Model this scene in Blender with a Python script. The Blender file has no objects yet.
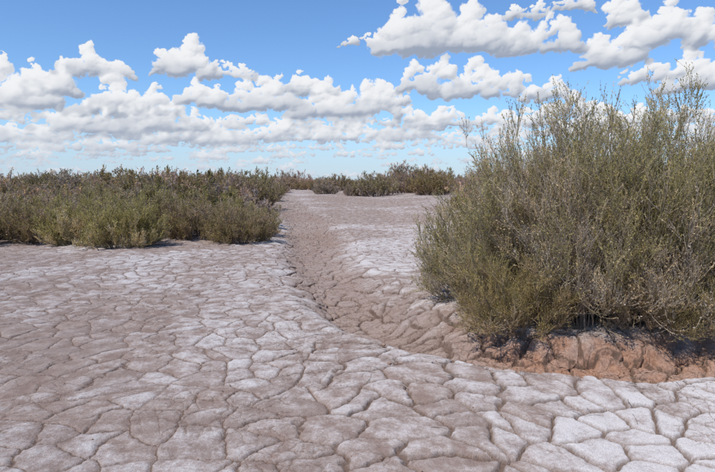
import bpy, math, numpy as np, time
from mathutils import Vector
T0 = time.time()
rng = np.random.default_rng(7)
scene = bpy.context.scene
CAMH = 1.4
F = 556.0

# ------------------------------------------------------------------ helpers
def smooth(a, b, x):
    t = np.clip((x - a) / (b - a), 0, 1)
    return t * t * (3 - 2 * t)

def vnoise(x, y, seed=0):
    xi = np.floor(x).astype(np.int64); yi = np.floor(y).astype(np.int64)
    fx = x - xi; fy = y - yi
    fx = fx * fx * (3 - 2 * fx); fy = fy * fy * (3 - 2 * fy)
    def h(a, b):
        n = (a * 374761393 + b * 668265263 + seed * 1274126177) & 0xffffffff
        n = ((n ^ (n >> 13)) * 1274126177) & 0xffffffff
        return ((n ^ (n >> 16)) & 0xffff) / 65535.0
    return (h(xi, yi) * (1 - fx) + h(xi + 1, yi) * fx) * (1 - fy) + (h(xi, yi + 1) * (1 - fx) + h(xi + 1, yi + 1) * fx) * fy

def fbm(x, y, o=4, seed=0, rough=0.5):
    s = 0; a = 1; t = 0
    for i in range(o):
        s = s + a * vnoise(x * 2 ** i + 17.3 * i, y * 2 ** i - 9.1 * i, seed + i); t += a; a *= rough
    return s / t

def make_mesh(name, verts, faces, n=4, smooth_sh=False):
    me = bpy.data.meshes.new(name)
    nv = len(verts); nf = len(faces)
    me.vertices.add(nv); me.vertices.foreach_set("co", np.asarray(verts, np.float32).ravel())
    me.loops.add(nf * n); me.loops.foreach_set("vertex_index", np.asarray(faces, np.int32).ravel())
    me.polygons.add(nf)
    me.polygons.foreach_set("loop_start", np.arange(0, nf * n, n, dtype=np.int32))
    me.polygons.foreach_set("loop_total", np.full(nf, n, dtype=np.int32))
    me.update(calc_edges=True)
    me.polygons.foreach_set("use_smooth", np.full(nf, smooth_sh, dtype=bool))
    return me

def add_col(me, name, col, alpha=None):
    at = me.attributes.new(name, 'FLOAT_COLOR', 'POINT')
    c = np.ones((len(me.vertices), 4), np.float32); c[:, :3] = col
    if alpha is not None: c[:, 3] = alpha
    at.data.foreach_set("color", c.ravel())

# ------------------------------------------------------------------ terrain
GP = np.array([[-8.5, 60], [-5.6, 38], [-3.3, 27], [-2.0, 20], [-1.25, 14.0], [-0.80, 10.2], [-0.42, 7.6], [0.02, 5.9], [0.6, 4.85],
               [1.25, 4.30], [2.0, 4.10], [3.2, 4.35], [5.0, 4.9], [9.0, 5.6]])
GD = np.array([0.0, 0.0, 0.04, 0.12, 0.16, 0.19, 0.22, 0.24, 0.24, 0.24, 0.23, 0.22, 0.22, 0.22])
GL = np.array([1.6, 1.5, 1.2, 1.0, 0.9, 0.85, 0.75, 0.65, 0.55, 0.42, 0.40, 0.42, 0.5, 0.5])
GR = np.array([2.0, 1.9, 1.6, 1.4, 1.2, 1.05, 0.95, 0.85, 0.75, 0.70, 0.70, 0.72, 0.70, 0.6])

def gully(x, y):
    best = np.full(x.shape, 1e9); dep = np.zeros(x.shape); sd = np.zeros(x.shape); wl = np.ones(x.shape); wr = np.ones(x.shape)
    for i in range(len(GP) - 1):
        a = GP[i]; b = GP[i + 1]; d = b - a; L2 = (d ** 2).sum()
        t = np.clip(((x - a[0]) * d[0] + (y - a[1]) * d[1]) / L2, 0, 1)
        px = a[0] + d[0] * t; py = a[1] + d[1] * t
        di = np.hypot(x - px, y - py)
        side = np.sign(d[0] * (y - a[1]) - d[1] * (x - a[0]))
        m = di < best
        best = np.where(m, di, best)
        dep = np.where(m, GD[i] + (GD[i + 1] - GD[i]) * t, dep)
        wl = np.where(m, GL[i] + (GL[i + 1] - GL[i]) * t, wl)
        wr = np.where(m, GR[i] + (GR[i + 1] - GR[i]) * t, wr)
        sd = np.where(m, side, sd)
    w = np.where(sd > 0, wr, wl)
    return best, w, dep, sd

BX, BY = 2.65, 5.55
def height(x, y, full=False):
    wob = (fbm(x * 1.6, y * 1.6, 4, 3) - 0.5)
    best, w, dep, sd = gully(x, y)
    q = (best + wob * 0.55 * np.clip(w, 0, 1)) / w
    near = smooth(0.7, 1.5, x) * (sd > 0)
    prof = 1 - smooth(0.12, 1.0, q)
    profB = 1 - smooth(0.30, 1.0, q)
    prof = prof * (1 - near) + profB * near
    z = -dep * prof
    z += (0.11 + 0.05 * smooth(1.8, 3.4, x)) * np.exp(-(((x - BX) / 2.3) ** 2 + ((y - BY - .3) / 1.2) ** 2)) * (1 - prof)
    z += 0.14 * smooth(0.6, 5, x) * smooth(8, 12, y)
    z += 0.24 * smooth(18, 45, y) + 0.5 * smooth(50, 120, y) * smooth(-10, 30, x)
    z += (fbm(x * 0.35, y * 0.35, 3, 9) - 0.5) * 0.10 * smooth(3, 9, y)
    z += (fbm(x * 0.9, y * 0.9, 3, 19) - 0.5) * 0.045
    z += wob * 0.03 * prof
    slope = np.clip(prof * (1 - prof) * 4, 0, 1)
    bl = fbm(x * 3.6, y * 5.0, 3, 31)
    z -= near * slope * (smooth(0.62, 0.3, bl)) * 0.07
    z += near * np.clip(slope + prof, 0, 1) * (fbm(x * 7, y * 8, 4, 33, 0.55) - 0.5) * 0.07
    if full:
        return z, prof, near, slope
    return z

def axis(segs):
    out = []
    for a, b, s0, s1 in segs:
        c = a
        while c < b - 1e-6:
            out.append(c)
            t = (c - a) / (b - a)
            c += s0 * (s1 / s0) ** t
    out.append(segs[-1][1])
    return np.array(out)

ys = axis([(-60, -2, 5, 0.6), (-2, 2.0, 0.5, 0.03), (2.0, 3.5, 0.0085, 0.0095), (3.5, 7.0, 0.0095, 0.016), (7, 14, 0.016, 0.05), (14, 60, 0.055, 0.6), (60, 900, 1, 60), (900, 6000, 100, 900)])
xp = axis([(0, 3.2, 0.009, 0.0095), (3.2, 8, 0.012, 0.045), (8, 30, 0.06, 0.6), (30, 900, 1, 80), (900, 6000, 100, 900)])
xs = np.concatenate([-xp[::-1][:-1], xp])
X, Y = np.meshgrid(xs, ys)
nx, ny = len(xs), len(ys)
Z, prof, near, slope = height(X, Y, True)
idx = np.arange(nx * ny).reshape(ny, nx)
faces = np.stack([idx[:-1, :-1], idx[:-1, 1:], idx[1:, 1:], idx[1:, :-1]], -1).reshape(-1, 4)
gme = make_mesh("ground", np.stack([X, Y, Z], -1).reshape(-1, 3), faces, 4, True)
print("ground verts", nx * ny)
salt = 0.16 + 0.66 * smooth(0.40, 0.66, fbm(X * 0.55 + 3, Y * 0.42, 4, 41))
band = np.exp(-((X + 0.75 + 0.10 * (Y - 5)) / 1.3) ** 2) * smooth(2.4, 4.2, Y) * 0.38
salt = np.clip(salt * 0.72 + band + 0.32 * smooth(-0.3, 1.2, X) * (Y < 5), 0, 1)
salt = np.where((Y > 5.6) & (X > -0.6), np.clip(salt + 0.12, 0, 0.75), salt)
salt -= 0.22 * smooth(-1.4, -3.0, X) * smooth(9, 4, Y)
salt = salt * (1 - 0.3 * smooth(12, 25, Y))
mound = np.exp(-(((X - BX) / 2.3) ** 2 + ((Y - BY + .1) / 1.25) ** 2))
R = np.clip(smooth(0.10, 0.8, prof + 0.6 * (fbm(X * 2.5, Y * 2.5, 3, 77) - 0.5)) * 0.8, 0, 1) * (1 - 0.6 * smooth(14, 30, Y))
B = np.clip(0.34 + 0.6 * smooth(-1.1, 0.8, X) * smooth(8, 5, Y) + 0.45 * prof * (1 - near), 0, 1)
B *= 1 - 0.4 * smooth(0.55, 0.8, mound)
redbank = near * np.clip(slope * 1.3 + prof * 0.8, 0, 1)
add_col(gme, "mask", np.stack([R, np.clip(salt, 0, 1), B], -1).reshape(-1, 3))
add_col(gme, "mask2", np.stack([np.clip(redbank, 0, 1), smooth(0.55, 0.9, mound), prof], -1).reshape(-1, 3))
ground = bpy.data.objects.new("ground", gme)
scene.collection.objects.link(ground)

# ------------------------------------------------------------------ node helper
class NT:
    def __init__(s, nt): s.nt = nt; s.N = nt.nodes; s.L = nt.links
    def put(s, node, i, v):
        if v is None: return
        if isinstance(v, bpy.types.NodeSocket): s.L.new(v, node.inputs[i])
        else: node.inputs[i].default_value = v
    def math(s, op, a, b=None, c=None, clamp=False):
        n = s.N.new("ShaderNodeMath"); n.operation = op; n.use_clamp = clamp
        s.put(n, 0, a); s.put(n, 1, b); s.put(n, 2, c); return n.outputs[0]
    def vm(s, op, a, b=None, out=0):
        n = s.N.new("ShaderNodeVectorMath"); n.operation = op
        s.put(n, 0, a); s.put(n, 1, b)
        return n.outputs["Value"] if op in ("LENGTH", "DOT_PRODUCT") else n.outputs[0]
    def scale(s, a, k):
        n = s.N.new("ShaderNodeVectorMath"); n.operation = 'SCALE'; s.put(n, 0, a); s.put(n, "Scale", k); return n.outputs[0]
    def ss(s, x, a, b, c=0.0, d=1.0):
        n = s.N.new("ShaderNodeMapRange"); n.interpolation_type = 'SMOOTHSTEP'
        s.put(n, 0, x); s.put(n, 1, a); s.put(n, 2, b); s.put(n, 3, c); s.put(n, 4, d); return n.outputs[0]
    def noise(s, v, sc, det=4, rough=0.55, col=False, dim='2D'):
        n = s.N.new("ShaderNodeTexNoise"); n.noise_dimensions = dim
        s.put(n, "Vector", v); n.inputs["Scale"].default_value = sc; n.inputs["Detail"].default_value = det; n.inputs["Roughness"].default_value = rough
        return n.outputs["Color" if col else "Fac"]
    def vor(s, v, sc, feat='F1', out='Distance', rnd=1.0, det=0, rough=0.5, dim='2D'):
        n = s.N.new("ShaderNodeTexVoronoi"); n.voronoi_dimensions = dim; n.feature = feat
        s.put(n, "Vector", v); n.inputs["Scale"].default_value = sc; n.inputs["Randomness"].default_value = rnd
        n.inputs["Detail"].default_value = det; n.inputs["Roughness"].default_value = rough
        return n.outputs[out]
    def mix(s, f, a, b, mode='MIX'):
        n = s.N.new("ShaderNodeMix"); n.data_type = 'RGBA'; n.blend_type = mode
        s.put(n, 0, f); s.put(n, 6, a); s.put(n, 7, b); return n.outputs[2]
    def sep(s, v):
        n = s.N.new("ShaderNodeSeparateXYZ"); s.put(n, 0, v); return n.outputs
    def comb(s, x, y, z=0.0):
        n = s.N.new("ShaderNodeCombineXYZ"); s.put(n, 0, x); s.put(n, 1, y); s.put(n, 2, z); return n.outputs[0]
    def attr(s, name, o="Color"):
        n = s.N.new("ShaderNodeAttribute"); n.attribute_name = name; return n.outputs[o]

# ------------------------------------------------------------------ ground material
gm = bpy.data.materials.new("cracked_salt_clay"); gm.use_nodes = True
t = NT(gm.node_tree); t.N.clear()
geo = t.N.new("ShaderNodeNewGeometry")
P3 = geo.outputs["Position"]
p = t.sep(P3); pos = t.comb(p[0], p[1])
m1 = t.sep(t.attr("mask")); m2 = t.sep(t.attr("mask2"))
Rm, Sm, Bm = m1[0], m1[1], m1[2]
w0 = t.scale(t.vm('SUBTRACT', t.noise(pos, 0.55, 1, 0.5, True), (0.5, 0.5, 0.5)), 0.6)
w1 = t.scale(t.vm('SUBTRACT', t.noise(pos, 2.2, 1, 0.5, True), (0.5, 0.5, 0.5)), 0.22)
w2 = t.scale(t.vm('SUBTRACT', t.noise(pos, 14, 2, 0.6, True), (0.5, 0.5, 0.5)), 0.05)
wp = t.vm('ADD', t.vm('ADD', t.vm('ADD', pos, w0), w1), w2)
VS = 3.75
e1 = t.vor(wp, VS, 'DISTANCE_TO_EDGE')
cell = t.vor(wp, VS, 'F1', 'Color')
wp2 = t.vm('ADD', wp, (3.7, 1.3, 0))
e2 = t.vor(wp2, 8.2, 'DISTANCE_TO_EDGE')
cell2 = t.vor(wp2, 8.2, 'F1', 'Color')
nbig = t.noise(pos, 1.1, 2)
nmed = t.noise(pos, 6, 4, 0.6)
nfine = t.noise(P3, 45, 3, 0.65, dim='3D')
nvf = t.noise(P3, 230, 1, 0.6, dim='3D')
wid = t.math('MULTIPLY_ADD', Bm, 0.058, 0.014)
wid = t.math('MULTIPLY', wid, t.ss(nmed, 0.3, 0.7, 0.5, 1.6))
c1 = t.ss(e1, t.math('MULTIPLY', wid, 0.15), wid, 1.0, 0.0)
mk2 = t.math('MAXIMUM', t.ss(nbig, 0.47, 0.60, 0.0, 0.75), t.ss(m2[2], 0.2, 0.55))
c2 = t.math('MULTIPLY', t.ss(e2, 0.008, 0.06, 1.0, 0.0), mk2)
shoulder = t.ss(e1, 0.0, 0.18)
damp = t.ss(m2[1], 0.2, 0.9, 1.0, 0.4)
c1d = t.math('MULTIPLY', c1, damp); c2d = t.math('MULTIPLY', c2, damp)
depth = t.math('MULTIPLY_ADD', Bm, 0.022, 0.007)
h = t.math('MULTIPLY', t.math('MULTIPLY', c1d, depth), -1.0)
h = t.math('SUBTRACT', h, t.math('MULTIPLY', c2d, 0.012))
h = t.math('ADD', h, t.math('MULTIPLY', t.math('MULTIPLY', shoulder, Bm), 0.013))
sc = t.sep(cell); sc2 = t.sep(cell2)
h = t.math('ADD', h, t.math('MULTIPLY', t.math('MULTIPLY', sc[0], Bm), 0.012))
h = t.math('ADD', h, t.math('MULTIPLY', t.math('MULTIPLY', sc2[0], t.ss(m2[2], 0.2, 0.6)), 0.018))
h = t.math('ADD', h, t.math('MULTIPLY', nmed, 0.026))
clod = t.vor(P3, 9, 'F1', 'Distance', 1.0, 0, 0.6, '3D')
h = t.math('ADD', h, t.math('MULTIPLY', t.math('MULTIPLY', t.math('SUBTRACT', 1.0, clod), m2[0]), 0.03))
disp = t.N.new("ShaderNodeDisplacement"); disp.inputs["Midlevel"].default_value = 0.0; disp.inputs["Scale"].default_value = 1.0
t.L.new(h, disp.inputs["Height"])
nb_ = t.noise(P3, 34, 5, 0.62, dim='3D')
bmp = t.N.new("ShaderNodeBump"); bmp.inputs["Strength"].default_value = 1.0; bmp.inputs["Distance"].default_value = 0.0105
t.L.new(nb_, bmp.inputs["Height"])
clay = t.mix(t.ss(nmed, 0.3, 0.7), (0.255, 0.183, 0.150, 1), (0.355, 0.276, 0.236, 1))
clay = t.mix(t.math('MULTIPLY', sc[1], 0.4), clay, (0.275, 0.222, 0.20, 1))
sf = t.math('ADD', Sm, t.math('MULTIPLY', t.math('SUBTRACT', nmed, 0.5), 1.5))
sf = t.math('ADD', sf, t.math('MULTIPLY', t.math('SUBTRACT', nfine, 0.5), 1.2))
sf = t.math('ADD', sf, t.math('MULTIPLY', t.math('SUBTRACT', sc[2], 0.5), 0.38))
sf = t.math('MULTIPLY', t.ss(sf, 0.02, 1.08), t.math('SUBTRACT', 1.0, t.math('MULTIPLY', Rm, 0.5)))
sf = t.math('MULTIPLY', sf, t.ss(e1, 0.01, 0.14, 0.35, 1.0))
col = t.mix(sf, clay, (0.54, 0.497, 0.475, 1))
gcol = t.mix(t.ss(nfine, 0.3, 0.7), (0.21, 0.135, 0.103, 1), (0.34, 0.24, 0.19, 1))
gcol = t.mix(t.math('MULTIPLY', sc2[0], 0.5), gcol, (0.34, 0.27, 0.235, 1))
col = t.mix(t.math('MULTIPLY', Rm, t.ss(nmed, 0.25, 0.65, 0.5, 0.95)), col, gcol)
bank = t.mix(t.ss(nfine, 0.3, 0.7), (0.26, 0.130, 0.080, 1), (0.43, 0.25, 0.165, 1))
col = t.mix(t.math('MULTIPLY', m2[0], t.ss(nmed, 0.3, 0.65, 0.95, 0.6)), col, bank)
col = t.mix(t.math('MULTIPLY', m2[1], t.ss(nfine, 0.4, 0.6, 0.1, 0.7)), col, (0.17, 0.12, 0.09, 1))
col = t.mix(t.math('MULTIPLY', c2d, 0.6), col, (0.14, 0.092, 0.068, 1))
col = t.mix(t.math('MULTIPLY', c1d, 0.8), col, (0.13, 0.084, 0.062, 1))
spk = t.ss(nvf, 0.35, 0.65, 0.78, 1.12)
col = t.mix(1.0, col, t.comb(spk, spk, spk), 'MULTIPLY')
bs = t.N.new("ShaderNodeBsdfDiffuse"); bs.inputs["Roughness"].default_value = 0.4
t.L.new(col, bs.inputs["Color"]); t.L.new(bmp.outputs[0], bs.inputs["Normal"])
out = t.N.new("ShaderNodeOutputMaterial")
t.L.new(bs.outputs[0], out.inputs[0]); t.L.new(disp.outputs[0], out.inputs["Displacement"])
gm.displacement_method = 'DISPLACEMENT'
gme.materials.append(gm)

# ------------------------------------------------------------------ shrub material
def shrub_mat(name):
    m = bpy.data.materials.new(name); m.use_nodes = True
    t = NT(m.node_tree); t.N.clear()
    oi = t.N.new("ShaderNodeObjectInfo")
    col = t.mix(1.0, t.attr("tint"), oi.outputs["Color"], 'MULTIPLY')
    d = t.N.new("ShaderNodeBsdfDiffuse")
    t.L.new(col, d.inputs["Color"])
    tr = t.N.new("ShaderNodeBsdfTranslucent"); t.L.new(col, tr.inputs[0])
    mx = t.N.new("ShaderNodeMixShader"); mx.inputs[0].default_value = 0.42
    t.L.new(d.outputs[0], mx.inputs[1]); t.L.new(tr.outputs[0], mx.inputs[2])
    o = t.N.new("ShaderNodeOutputMaterial"); t.L.new(mx.outputs[0], o.inputs[0])
    return m
smat = shrub_mat("shrub_foliage")

# ------------------------------------------------------------------ shrub generator
def norm(v): return v / np.maximum(np.linalg.norm(v, axis=-1, keepdims=True), 1e-9)
def curves(rg, st, dr, ln, K, up, wig):
    N = len(st); P = np.zeros((N, K + 1, 3)); P[:, 0] = st; d = norm(dr)
    for k in range(K):
        P[:, k + 1] = P[:, k] + d * (ln / K)[:, None]
        d = norm(d + np.array([0, 0, 1.0]) * up / K + rg.normal(0, wig, (N, 3)))
    return P
def sample(P, ci, t):
    K = P.shape[1] - 1
    f = np.clip(t * K, 0, K - 1e-6); i = f.astype(int); fr = (f - i)[:, None]
    a = P[ci, i]; b = P[ci, i + 1]
    return a * (1 - fr) + b * fr, norm(b - a)
def ribbons(rg, P, w0, w1, col):
    N, K1, _ = P.shape
    tan = norm(P[:, -1] - P[:, 0]); side = norm(np.cross(tan, rg.normal(0, 1, (N, 3))))
    w = (np.linspace(0, 1, K1)[None, :] * (w1 - w0)[:, None] + w0[:, None])[..., None] * 0.5
    V = np.stack([P - side[:, None] * w, P + side[:, None] * w], 2).reshape(-1, 3)
    base = (np.arange(N) * K1 * 2)[:, None] + (np.arange(K1 - 1) * 2)[None, :]
    Fc = np.stack([base, base + 1, base + 3, base + 2], -1).reshape(-1, 4)
    C = np.repeat(col, K1 * 2, 0)
    return V, Fc, C
def leaves(rg, pos, dr, ln, wd, col):
    N = len(pos); side = norm(np.cross(dr, rg.normal(0, 1, (N, 3))))
    a = pos; b = pos + dr * ln[:, None] * 0.5 + side * wd[:, None] * 0.5
    c = pos + dr * ln[:, None]; d = pos + dr * ln[:, None] * 0.5 - side * wd[:, None] * 0.5
    V = np.stack([a, b, c, d], 1).reshape(-1, 3)
    return V, np.arange(N * 4).reshape(-1, 4), np.repeat(col, 4, 0)

GREEN = np.array([0.255, 0.232, 0.100]); LIME = np.array([0.47, 0.385, 0.145]); OLIVE = np.array([0.37, 0.295, 0.145])
TAN = np.array([0.58, 0.43, 0.255]); GREY = np.array([0.47, 0.40, 0.335])
def shrub(name, seed, rx, ry, H, foot, nst, nb, nt, nl, leaf, thick, dry=0.4, twigL=(0.1, 0.24), low=0.02, lumpy=(0.66, 0.58), rmin=0.62, ashen=0.45):
    rg = np.random.default_rng(seed)
    parts = []
    az = rg.uniform(0, 2 * np.pi, nst); el = np.arcsin(rg.uniform(low, 1, nst) ** 1.0)
    lump = lumpy[0] + lumpy[1] * fbm(np.cos(az) * 2.4 + 5 + seed, np.sin(az) * 2.4 + el * 2.4, 3, seed)
    r = rg.uniform(rmin, 1.0, nst) * lump
    tgt = np.stack([np.cos(az) * np.cos(el) ** 0.6 * rx * r, np.sin(az) * np.cos(el) ** 0.6 * ry * r, (0.08 + 0.92 * np.sin(el) ** 0.85) * H * r * 1.02], -1)
    st = np.stack([tgt[:, 0] * foot + rg.normal(0, 0.08 * rx, nst), tgt[:, 1] * foot + rg.normal(0, 0.08 * ry, nst), np.full(nst, -0.06)], -1)
    v = tgt - st; ln = np.linalg.norm(v, axis=1)
    d0 = norm(v - np.array([0, 0, 1]) * ln[:, None] * 0.12)
    P0 = curves(rg, st, d0, ln, 7, 0.26, 0.07)
    woody = GREY * rg.uniform(0.4, 0.9, (nst, 1))
    parts.append(ribbons(rg, P0, np.full(nst, 0.014) * thick, np.full(nst, 0.004) * thick, woody))
    parts.append(ribbons(rg, P0, np.full(nst, 0.014) * thick, np.full(nst, 0.004) * thick, woody))
    dr0 = np.clip(dry + 1.9 * (fbm(tgt[:, 0] * 1.5 + 9, tgt[:, 2] * 1.6 + tgt[:, 1], 2, seed + 5) - 0.5) + 0.42 * (0.42 - tgt[:, 2] / H) + rg.normal(0, 0.10, nst), 0, 1)
    ci = np.repeat(np.arange(nst), nb); n = len(ci)
    tt = rg.uniform(0.18, 1.0, n) ** 0.7
    p, tg = sample(P0, ci, tt)
    d = norm(tg + rg.normal(0, 0.50, (n, 3)) + np.array([0, 0, 0.3]))
    bl = rg.uniform(0.14, 0.40, n) * H / 2.0 * (1.15 - 0.45 * tt) + 0.04
    P1 = curves(rg, p, d, bl, 4, 0.45, 0.10)
    col = GREY * rg.uniform(0.5, 1.1, (n, 1)) * 0.6 + TAN * 0.4 * rg.uniform(0.6, 1.1, (n, 1))
    parts.append(ribbons(rg, P1, np.full(n, 0.0065) * thick, np.full(n, 0.003) * thick, col))
    drb = np.clip(dr0[ci] + rg.normal(0, 0.12, n), 0, 1)
    cj = np.repeat(np.arange(n), nt); n2 = len(cj)
    tt = rg.uniform(0.1, 1.0, n2)
    p, tg = sample(P1, cj, tt)
    d = norm(tg + rg.normal(0, 0.42, (n2, 3)) + np.array([0, 0, 0.35]))
    tl = rg.uniform(twigL[0], twigL[1], n2) * (1.1 - 0.4 * tt)
    P2 = curves(rg, p, d, tl, 3, 0.4, 0.12)
    d2 = np.clip(drb[cj] + rg.normal(0, 0.10, n2), 0, 1)[:, None]
    gm0 = rg.uniform(0, 1, nst)[ci][cj][:, None]
    gmix = np.clip(0.6 * gm0 + 0.5 * rg.uniform(0, 1, (n2, 1)), 0, 1) ** 1.5
    green = GREEN * (1 - gmix) + LIME * gmix
    green = np.where(rg.uniform(0, 1, (n2, 1)) < 0.3, OLIVE, green)
    dead = np.where(rg.uniform(0, 1, (n2, 1)) > ashen, TAN, GREY)
    tc = green * (1 - smooth(0.42, 0.72, d2)) + dead * smooth(0.42, 0.72, d2)
    tc = tc * rg.uniform(0.65, 1.3, (n2, 1))
    parts.append(ribbons(rg, P2, np.full(n2, 0.0036) * thick, np.full(n2, 0.0022) * thick, tc * 0.5 + GREY * 0.5 * rg.uniform(0.6, 1.1, (n2, 1))))
    nlv = nl * (1 - 0.35 * smooth(0.5, 0.85, d2[:, 0]))
    ck = np.repeat(np.arange(n2), np.round(nlv).astype(int)); n3 = len(ck)
    tt = rg.uniform(0.08, 1.0, n3)
    p, tg = sample(P2, ck, tt)
    d = norm(tg + rg.normal(0, 0.5, (n3, 3)))
    ll = rg.uniform(0.7, 1.3, n3) * leaf; lw = ll * rg.uniform(0.28, 0.45, n3)
    parts.append(leaves(rg, p, d, ll, lw, tc[ck] * rg.uniform(0.75, 1.25, (n3, 1))))
    off = 0; Vs = []; Fs = []; Cs = []
    for V, Fc, C in parts:
        Vs.append(V); Fs.append(Fc + off); Cs.append(C); off += len(V)
    V = np.concatenate(Vs); Fc = np.concatenate(Fs); C = np.concatenate(Cs)
    V[:, 2] = np.maximum(V[:, 2], -0.08)
    me = make_mesh(name, V, Fc)
    add_col(me, "tint", np.clip(C, 0, 1)); me.materials.append(smat)
    print(name, len(Fc))
    return me
def hz(x, y): return float(height(np.array([[x]], float), np.array([[y]], float))[0, 0])
def place(name, me, x, y, s=(1, 1, 1), rot=0.0, color=(1, 1, 1, 1), parent=None, dz=0.0):
    o = bpy.data.objects.new(name, me); scene.collection.objects.link(o)
    o.location = (x, y, hz(x, y) + dz); o.rotation_euler = (0, 0, rot); o.scale = s; o.color = color
    if parent: o.parent = parent
    return o

big = shrub("large_desert_shrub", 3, 2.0, 1.25, 2.0, 0.42, 680, 11, 8, 11, 0.018, 0.9, dry=0.44, low=0.0, lumpy=(0.84, 0.28), rmin=0.68)
place("desert_shrub", big, BX + 0.15, BY + 0.05, (1.03, 1.0, 1.07), rot=0.12, color=(1.12, 1.12, 1.1, 1))
sideb = shrub("side_shrub", 14, 1.1, 1.0, 1.5, 0.42, 150, 9, 8, 8, 0.02, 1.2, dry=0.55, low=0.0)
place("desert_shrub", sideb, 4.4, 5.9, (1.05, 1.05, 1.3), rot=1.0, color=(1.08, 1.08, 1.02, 1))
place("desert_shrub", sideb, 1.45, 6.0, (0.88, 0.88, 0.88), rot=2.0, color=(1.08, 1.08, 1.02, 1))
place("desert_shrub", sideb, 1.5, 5.08, (0.72, 0.60, 0.56), rot=4.0, color=(1.12, 1.04, .92, 1))
place("desert_shrub", sideb, 2.7, 4.98, (0.62, 0.5, 0.5), rot=5.2, color=(1.12, 1.06, .98, 1))
deadb = shrub("dry_shrub", 17, 0.6, 0.5, 1.5, 0.45, 80, 9, 8, 4, 0.015, 0.9, dry=1.3, low=0.15, ashen=0.8)
place("dry_desert_shrub", deadb, 2.1, 5.05, (1, 1, 0.98), rot=0.5, color=(1.05, 1.03, 1.03, 1))
place("dry_desert_shrub", deadb, 3.7, 5.1, (1, 0.8, 0.7), rot=2.5, color=(1.0, 0.97, 0.93, 1))

mids = [shrub("mid_shrub_a", 21, 1.25, 1.1, 1.28, 0.45, 170, 8, 7, 6, 0.034, 1.6, dry=0.48, twigL=(0.08, 0.2)),
        shrub("mid_shrub_b", 22, 1.1, 1.1, 1.20, 0.45, 150, 8, 7, 6, 0.034, 1.6, dry=0.64, twigL=(0.08, 0.2)),
        shrub("mid_shrub_c", 23, 1.0, 1.2, 1.12, 0.45, 150, 8, 7, 6, 0.034, 1.6, dry=0.38, twigL=(0.08, 0.2))]
front = [(-8.7, 12.3, 0, 1.0, 1.0), (-7.1, 12.8, 1, 0.95, 0.9), (-5.95, 12.1, 2, 0.85, 0.85), (-4.95, 11.6, 2, 0.85, 0.9), (-5.1, 13.6, 0, 1.05, 1.05), (-3.7, 13.1, 1, 0.90, 0.88), (-2.6, 12.3, 1, 0.78, 0.76),
         (-2.8, 13.9, 0, 0.74, 0.72), (-6.6, 14.4, 0, 1.0, 1.1), (-8.2, 14.2, 2, 1.0, 0.85), (-9.9, 13.2, 0, 1.05, 1.1), (-11.2, 12.6, 1, 1.0, 1.0), (-4.0, 15.2, 2, .95, .95), (-10.0, 11.5, 2, .85, 0.7)]
tints = [(1.08, 1.06, 1.06, 1), (1.0, 0.92, 0.94, 1), (1.2, 1.2, 1.0, 1)]
for i, (x, y, k, s, sz) in enumerate(front):
    place("desert_shrub", mids[k], x, y, (s, s, sz), rng.uniform(0, 6.28), tints[k])
mass = bpy.data.objects.new("background_shrubs", None); scene.collection.objects.link(mass)
far = [shrub("far_shrub_a", 31, 1.3, 1.3, 1.35, 0.45, 80, 6, 5, 5, 0.065, 2.4, dry=0.48, twigL=(0.1, 0.25)),
       shrub("far_shrub_b", 32, 1.2, 1.3, 1.35, 0.45, 80, 6, 5, 5, 0.065, 2.4, dry=0.62, twigL=(0.1, 0.25))]
cnt = 0
for i in range(6000):
    y = 15.0 + 150 * rng.uniform() ** 1.7
    x = rng.uniform(-0.85, 0.85) * y * 1.0
    if cnt > 480: break
    left_lim = -3.1 - 0.12 * (y - 13)
    clear_r = 2.9 + 0.17 * (y - 14)
    yl = 38 + 20 * (float(fbm(np.array([x * .15]), np.array([3.3]), 2, 8)[0]) - .5)
    if y < yl and left_lim < x < clear_r: continue
    if y < 25 and x > 0 and x < 3.5: continue
    cl = float(fbm(np.array([x * 0.16]), np.array([y * 0.1]), 2, 55)[0])
    if cl < 0.42: continue
    s = (0.5 + 0.72 * rng.uniform() ** 1.8) * (0.85 + 1.2 * (cl - 0.42)) * (1 + 0.34 * min(1, max(0, (y - 20) / 30)))
    g = rng.uniform(0.7, 1.05)
    col = (g * rng.uniform(0.95, 1.12), g * 0.95, g * rng.uniform(0.9, 1.1), 1)
    place("background_shrub_clump", far[int(rng.integers(2))], x, y, (s * 1.15, s * 1.15, s), rng.uniform(0, 6.28), col, mass)
    cnt += 1
print("far shrubs", cnt, time.time() - T0)

# ------------------------------------------------------------------ litter and clods
rg = np.random.default_rng(5)
n = 1500
lx = BX + rg.normal(0, 1.3, n); ly = BY - 1.0 + rg.normal(0, 0.6, n)
ang = rg.uniform(0, 6.28, n); L = rg.uniform(0.03, 0.16, n)
P = np.zeros((n, 3, 3))
for k in range(3):
    xx = lx + np.cos(ang + k * 0.15) * L * (k / 2); yy = ly + np.sin(ang + k * .15) * L * (k / 2)
    P[:, k] = np.stack([xx, yy, height(xx[None], yy[None])[0] + 0.022 + rg.uniform(0, 0.012, n)], -1)
V, Fc, C = ribbons(rg, P, np.full(n, 0.005), np.full(n, 0.003), GREY * rg.uniform(0.4, 1.0, (n, 1)))
lm = make_mesh("fallen_twigs", V, Fc); add_col(lm, "tint", C); lm.materials.append(smat)
scene.collection.objects.link(bpy.data.objects.new("fallen_twigs", lm))

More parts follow.
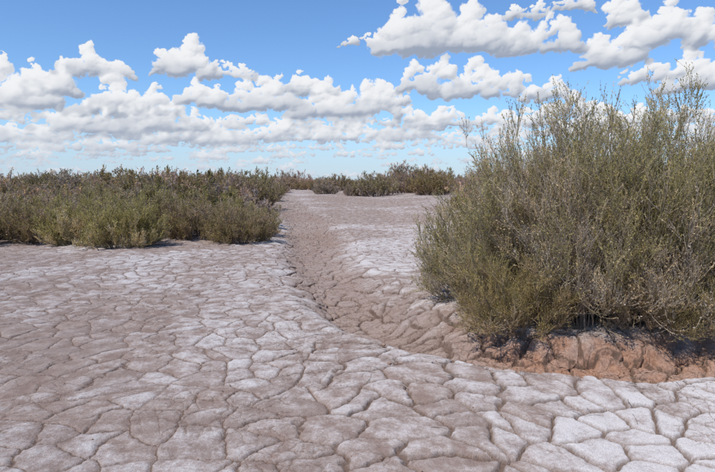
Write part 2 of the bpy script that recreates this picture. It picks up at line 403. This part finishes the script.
import bmesh
bm = bmesh.new(); bmesh.ops.create_icosphere(bm, subdivisions=1, radius=1)
bv = np.array([v.co[:] for v in bm.verts]); bf = np.array([[v.index for v in f.verts] for f in bm.faces]); bm.free()
cx = np.concatenate([rg.uniform(-3, 4, 150), BX + rg.normal(0, 1.2, 160)]); cy = np.concatenate([2.3 + 7 * rg.uniform(0, 1, 150), 4.25 + rg.normal(0, 0.14, 160)])
cs = np.concatenate([rg.uniform(0.003, 0.008, 150), rg.uniform(0.2, 1, 160) ** 2.5 * 0.024 + 0.004])
cz = height(cx[None], cy[None])[0] + 0.024
VV = []; FF = []
for i in range(310):
    v = bv * rg.uniform(0.6, 1.2, bv.shape) * np.array([1, rg.uniform(.6, 1), .6]) * cs[i] + np.array([cx[i], cy[i], cz[i]])
    VV.append(v); FF.append(bf + i * len(bv))
cm = make_mesh("soil_clods", np.concatenate(VV), np.concatenate(FF), 3)
mm = bpy.data.materials.new("clod_soil"); mm.use_nodes = True
tt_ = NT(mm.node_tree); b = mm.node_tree.nodes["Principled BSDF"]; b.inputs["Roughness"].default_value = 0.95
g_ = tt_.N.new("ShaderNodeNewGeometry")
tt_.L.new(tt_.mix(tt_.noise(g_.outputs["Position"], 30, 3), (0.17, 0.10, 0.068, 1), (0.38, 0.25, 0.18, 1)), b.inputs["Base Color"])
cm.materials.append(mm)
scene.collection.objects.link(bpy.data.objects.new("soil_clods", cm))

# ------------------------------------------------------------------ sun
SUN_EL = math.radians(54); SUN_AZ = math.radians(-138)
sd = Vector((math.sin(SUN_AZ) * math.cos(SUN_EL), math.cos(SUN_AZ) * math.cos(SUN_EL), math.sin(SUN_EL)))
sl = bpy.data.lights.new("sun", 'SUN'); sl.energy = 4.3; sl.angle = math.radians(0.6); sl.color = (1.0, 0.96, 0.90)
so = bpy.data.objects.new("sun", sl); scene.collection.objects.link(so)
so.rotation_euler = (-sd).to_track_quat('-Z', 'Y').to_euler()

# ------------------------------------------------------------------ clouds: far emissive shell, puffs built per cumulus, sun shading painted in
AZ0, AZ1, EL1 = -0.95, 0.95, 0.62
NA, NE = 2300, 560
azg = np.linspace(AZ0, AZ1, NA)
elg = 0.40 * np.linspace(0, 1, NE - 60) ; elg = np.concatenate([elg, np.linspace(0.405, EL1, 60)]) - 0.004
A, E = np.meshgrid(azg, elg)
wa = A + (fbm(A * 30, E * 30, 5, 101, 0.6) - 0.5) * 0.024 + (fbm(A * 130, E * 130, 3, 105, 0.6) - 0.5) * 0.008 * smooth(0.03, 0.15, E)
we = E + ((fbm(A * 30 + 50, E * 34, 5, 111, 0.6) - 0.5) * 0.020 + (fbm(A * 130, E * 130 + 9, 3, 115, 0.6) - 0.5) * 0.008) * (0.25 + 0.75 * smooth(0.02, 0.15, E))
Hf = np.full(A.shape, -1.0); Gb = np.zeros(A.shape); Hs = np.zeros(A.shape)
da = azg[1] - azg[0]; de = elg[1] - elg[0]
cr = np.random.default_rng(12)
def puff(a, e, ra, re, top, base):
    i0 = int((a - ra * 1.3 - 0.015 - AZ0) / da); i1 = int((a + ra * 1.3 + 0.015 - AZ0) / da) + 1
    j0 = int((e - re * 1.3 - 0.015 - elg[0]) / de); j1 = int((e + re * 1.3 + 0.015 - elg[0]) / de) + 1
    i0 = max(i0, 0); j0 = max(j0, 0); i1 = min(i1, NA); j1 = min(j1, NE - 60)
    if i1 <= i0 or j1 <= j0: return
    sl_ = (slice(j0, j1), slice(i0, i1))
    dx = (wa[sl_] - a) / ra; dy = (we[sl_] - e) / re
    d = 1 - dx * dx - dy * dy
    d = np.minimum(d, (we[sl_] - base) / (re * 0.5) + 0.15)
    hh = np.sqrt(np.clip(d, 0, 1)) * re
    old = Hf[sl_]; m = d > old
    Hf[sl_] = np.where(m, d, old)
    Hs[sl_] = np.maximum(hh, Hs[sl_])
    rel = np.clip((we[sl_] - base) / top, 0, 1)
    Gb[sl_] = np.where(m, rel, Gb[sl_])
def cloud(a, e, ra, re):
    base = e - re * 0.75; top = re * 1.75
    npf = int(np.clip(14 + 900 * ra, 12, 90))
    for k in range(npf):
        u = cr.uniform(-1, 1); prof_ = (1 - abs(u) ** 2.2) ** 0.7
        vv = cr.uniform(0, 1) ** 0.9
        r = re * cr.uniform(0.2, 0.46) * (0.5 + 0.5 * prof_) * (1.1 - 0.45 * vv)
        pe = base + r * 0.3 + vv * top * prof_ * (0.85 + 0.25 * math.sin(u * 7 + a * 40))
        puff(a + u * ra, pe, r * cr.uniform(1.1, 1.7), r, top, base)
clouds = [(12, 88, 56, 27), (55, 80, 34, 19), (99, 66, 38, 14), (192, 64, 34, 19), (236, 73, 26, 9),
          (130, 102, 58, 20), (92, 120, 58, 17), (160, 118, 52, 16), (206, 95, 27, 17),
          (268, 96, 38, 19), (308, 86, 34, 14), (345, 104, 58, 21), (382, 98, 30, 13), (2, 60, 14, 9),
          (415, 32, 38, 31), (468, 38, 64, 24), (538, 42, 42, 19), (368, 44, 28, 7), (520, 16, 26, 11), (565, 9, 26, 11),
          (428, 80, 34, 18), (482, 85, 56, 17), (545, 92, 30, 12),
          (615, 18, 22, 16), (655, 32, 38, 24), (605, 54, 36, 20), (702, 36, 28, 23), (692, 76, 44, 20), (642, 74, 34, 11),
          (430, 118, 46, 11), (505, 118, 48, 11), (565, 106, 34, 12), (205, 134, 54, 11), (290, 131, 50, 11), (25, 134, 44, 10), (110, 144, 54, 8), (360, 133, 54, 9),
          (-60, 70, 50, 20), (770, 60, 40, 20), (620, 116, 60, 12), (-140, 100, 60, 20), (850, 90, 60, 20), (-30, 125, 40, 10)]
order = []
for (cx_, cy_, rx_, ry_) in clouds:
    a = math.atan((cx_ - 357) / F); e = math.atan((178 - cy_) / F * math.cos(a))
    order.append((a, e, rx_ / F * math.cos(a) ** 2, ry_ / F * math.cos(a)))
for k in range(600):
    e = 0.005 + 0.10 * cr.uniform() ** 1.3
    a = cr.uniform(-0.95, 0.95)
    re = (0.0034 + 0.08 * e) * cr.uniform(0.5, 1.2); ra = re * cr.uniform(2.0, 4.8)
    order.append((a, e, ra, re))
order.sort(key=lambda c: c[1])
for c in order: cloud(*c)
nz = fbm(A * 60, E * 70, 5, 121, 0.66) - 0.5
nz2 = fbm(A * 18, E * 22, 4, 131, 0.6) - 0.5
alpha = smooth(0.0, 0.50, Hf + nz * 0.8 + nz2 * 0.6)
alpha *= smooth(-0.004, 0.004, E)
def blur(M, k):
    for ax in (0, 1):
        c = np.cumsum(np.pad(M, [(k + 1, k) if a_ == ax else (0, 0) for a_ in (0, 1)], mode='edge'), axis=ax)
        M = (np.take(c, range(2 * k + 1, c.shape[ax]), ax) - np.take(c, range(0, c.shape[ax] - 2 * k - 1), ax)) / (2 * k + 1)
    return M
Hn = Hs + nz * 0.0045 * np.clip(Hf * 2, 0, 1)
H1 = blur(Hn, 1); H2 = blur(blur(Hn, 6), 6)
def shade(Hh, k):
    gy, gx = np.gradient(Hh, de, da)
    nx_, ny_ = -gx * k, -gy * k
    l = np.array([-0.42, 0.62, 0.66]); ln_ = np.sqrt(nx_ ** 2 + ny_ ** 2 + 1)
    return np.clip((nx_ * l[0] + ny_ * l[1] + l[2]) / ln_, 0, 1)
s1 = blur(shade(H1, 0.8), 1); s2 = shade(H2, 1.3)
lit = 0.35 * s1 + 0.65 * s2
Gs = blur(blur(Gb, 3), 3)
lum = 0.46 * smooth(0.2, 0.85, lit) + 0.54 * smooth(0.05, 0.66, Gs + nz2 * 0.5)
edge = 1 - smooth(0.1, 0.6, Hf + nz * 0.3)
lum = np.clip(lum + 0.18 * edge, 0, 1)[..., None]
shadow_c = np.array([0.33, 0.38, 0.48]); white_c = np.array([0.90, 0.905, 0.92])
cc = shadow_c * (1 - lum) + white_c * lum  # sunlit tops and shaded bases are baked into the cloud colour
hzf = (0.50 * (1 - smooth(0.0, 0.12, E)))[..., None]
cc = cc * (1 - hzf) + np.array([0.60, 0.66, 0.77]) * hzf
alpha = np.clip(alpha, 0, 1) * 0.98
veil = 0.68 * (1 - smooth(-0.004, 0.14, E))  # horizon haze painted into the shell's colour and alpha
am = alpha + (1 - alpha) * veil
cc = (cc * alpha[..., None] + np.array([0.50, 0.61, 0.79]) * ((1 - alpha) * veil)[..., None]) / np.maximum(am, 1e-4)[..., None]
Rr = 5500.0
Vd = np.stack([np.sin(A) * np.cos(E), np.cos(A) * np.cos(E), np.sin(E)], -1) * Rr + np.array([0, 0, CAMH])
idd = np.arange(NA * NE).reshape(NE, NA)
Fd = np.stack([idd[:-1, :-1], idd[1:, :-1], idd[1:, 1:], idd[:-1, 1:]], -1)
keep = (np.maximum(np.maximum(am[:-1, :-1], am[1:, :-1]), np.maximum(am[1:, 1:], am[:-1, 1:])) > 0.01)
Fd = Fd[keep]
used, inv = np.unique(Fd.ravel(), return_inverse=True)
sm = make_mesh("sky_clouds", Vd.reshape(-1, 3)[used], inv.reshape(-1, 4), 4, True)
add_col(sm, "cloud", cc.reshape(-1, 3)[used], am.reshape(-1)[used])
cmz = bpy.data.materials.new("cloud_baked_light"); cmz.use_nodes = True  # emits the painted cloud light, shade and haze
c_ = NT(cmz.node_tree); c_.N.clear()
at = c_.N.new("ShaderNodeAttribute"); at.attribute_name = "cloud"
em = c_.N.new("ShaderNodeEmission"); c_.L.new(at.outputs["Color"], em.inputs[0]); em.inputs[1].default_value = 1.0
trn = c_.N.new("ShaderNodeBsdfTransparent"); mx_ = c_.N.new("ShaderNodeMixShader")
c_.L.new(at.outputs["Alpha"], mx_.inputs[0]); c_.L.new(trn.outputs[0], mx_.inputs[1]); c_.L.new(em.outputs[0], mx_.inputs[2])
oo = c_.N.new("ShaderNodeOutputMaterial"); c_.L.new(mx_.outputs[0], oo.inputs[0])
try: cmz.cycles.emission_sampling = 'NONE'
except Exception as ex: print(ex)
sm.materials.append(cmz)
scene.collection.objects.link(bpy.data.objects.new("sky", sm))
print("clouds", len(used), time.time() - T0)

# ------------------------------------------------------------------ world
w = bpy.data.worlds.new("World"); scene.world = w; w.use_nodes = True
W = NT(w.node_tree); W.N.clear()
sky = W.N.new("ShaderNodeTexSky"); sky.sky_type = 'NISHITA'; sky.sun_disc = False
sky.sun_elevation = SUN_EL; sky.sun_rotation = SUN_AZ; sky.air_density = 1.0; sky.dust_density = 0.2; sky.ozone_density = 3.0; sky.altitude = 100
skc = W.mix(1.0, sky.outputs[0], (0.84, 1.08, 1.34, 1), 'MULTIPLY')
b1 = W.N.new("ShaderNodeBackground"); b1.inputs[1].default_value = 0.118; W.L.new(skc, b1.inputs[0])
wo = W.N.new("ShaderNodeOutputWorld"); W.L.new(b1.outputs[0], wo.inputs[0])

# ------------------------------------------------------------------ camera
cam = bpy.data.cameras.new("camera"); cam.sensor_width = 36; cam.lens = 36 * F / 715
cam.clip_start = 0.05; cam.clip_end = 20000
co = bpy.data.objects.new("camera", cam); scene.collection.objects.link(co)
co.location = (0, 0, CAMH + hz(0, 0)); co.rotation_euler = (math.radians(90) - math.atan(56 / F), 0, 0)
scene.camera = co
scene.view_settings.view_transform = 'Standard'; scene.view_settings.look = 'None'; scene.view_settings.exposure = 0
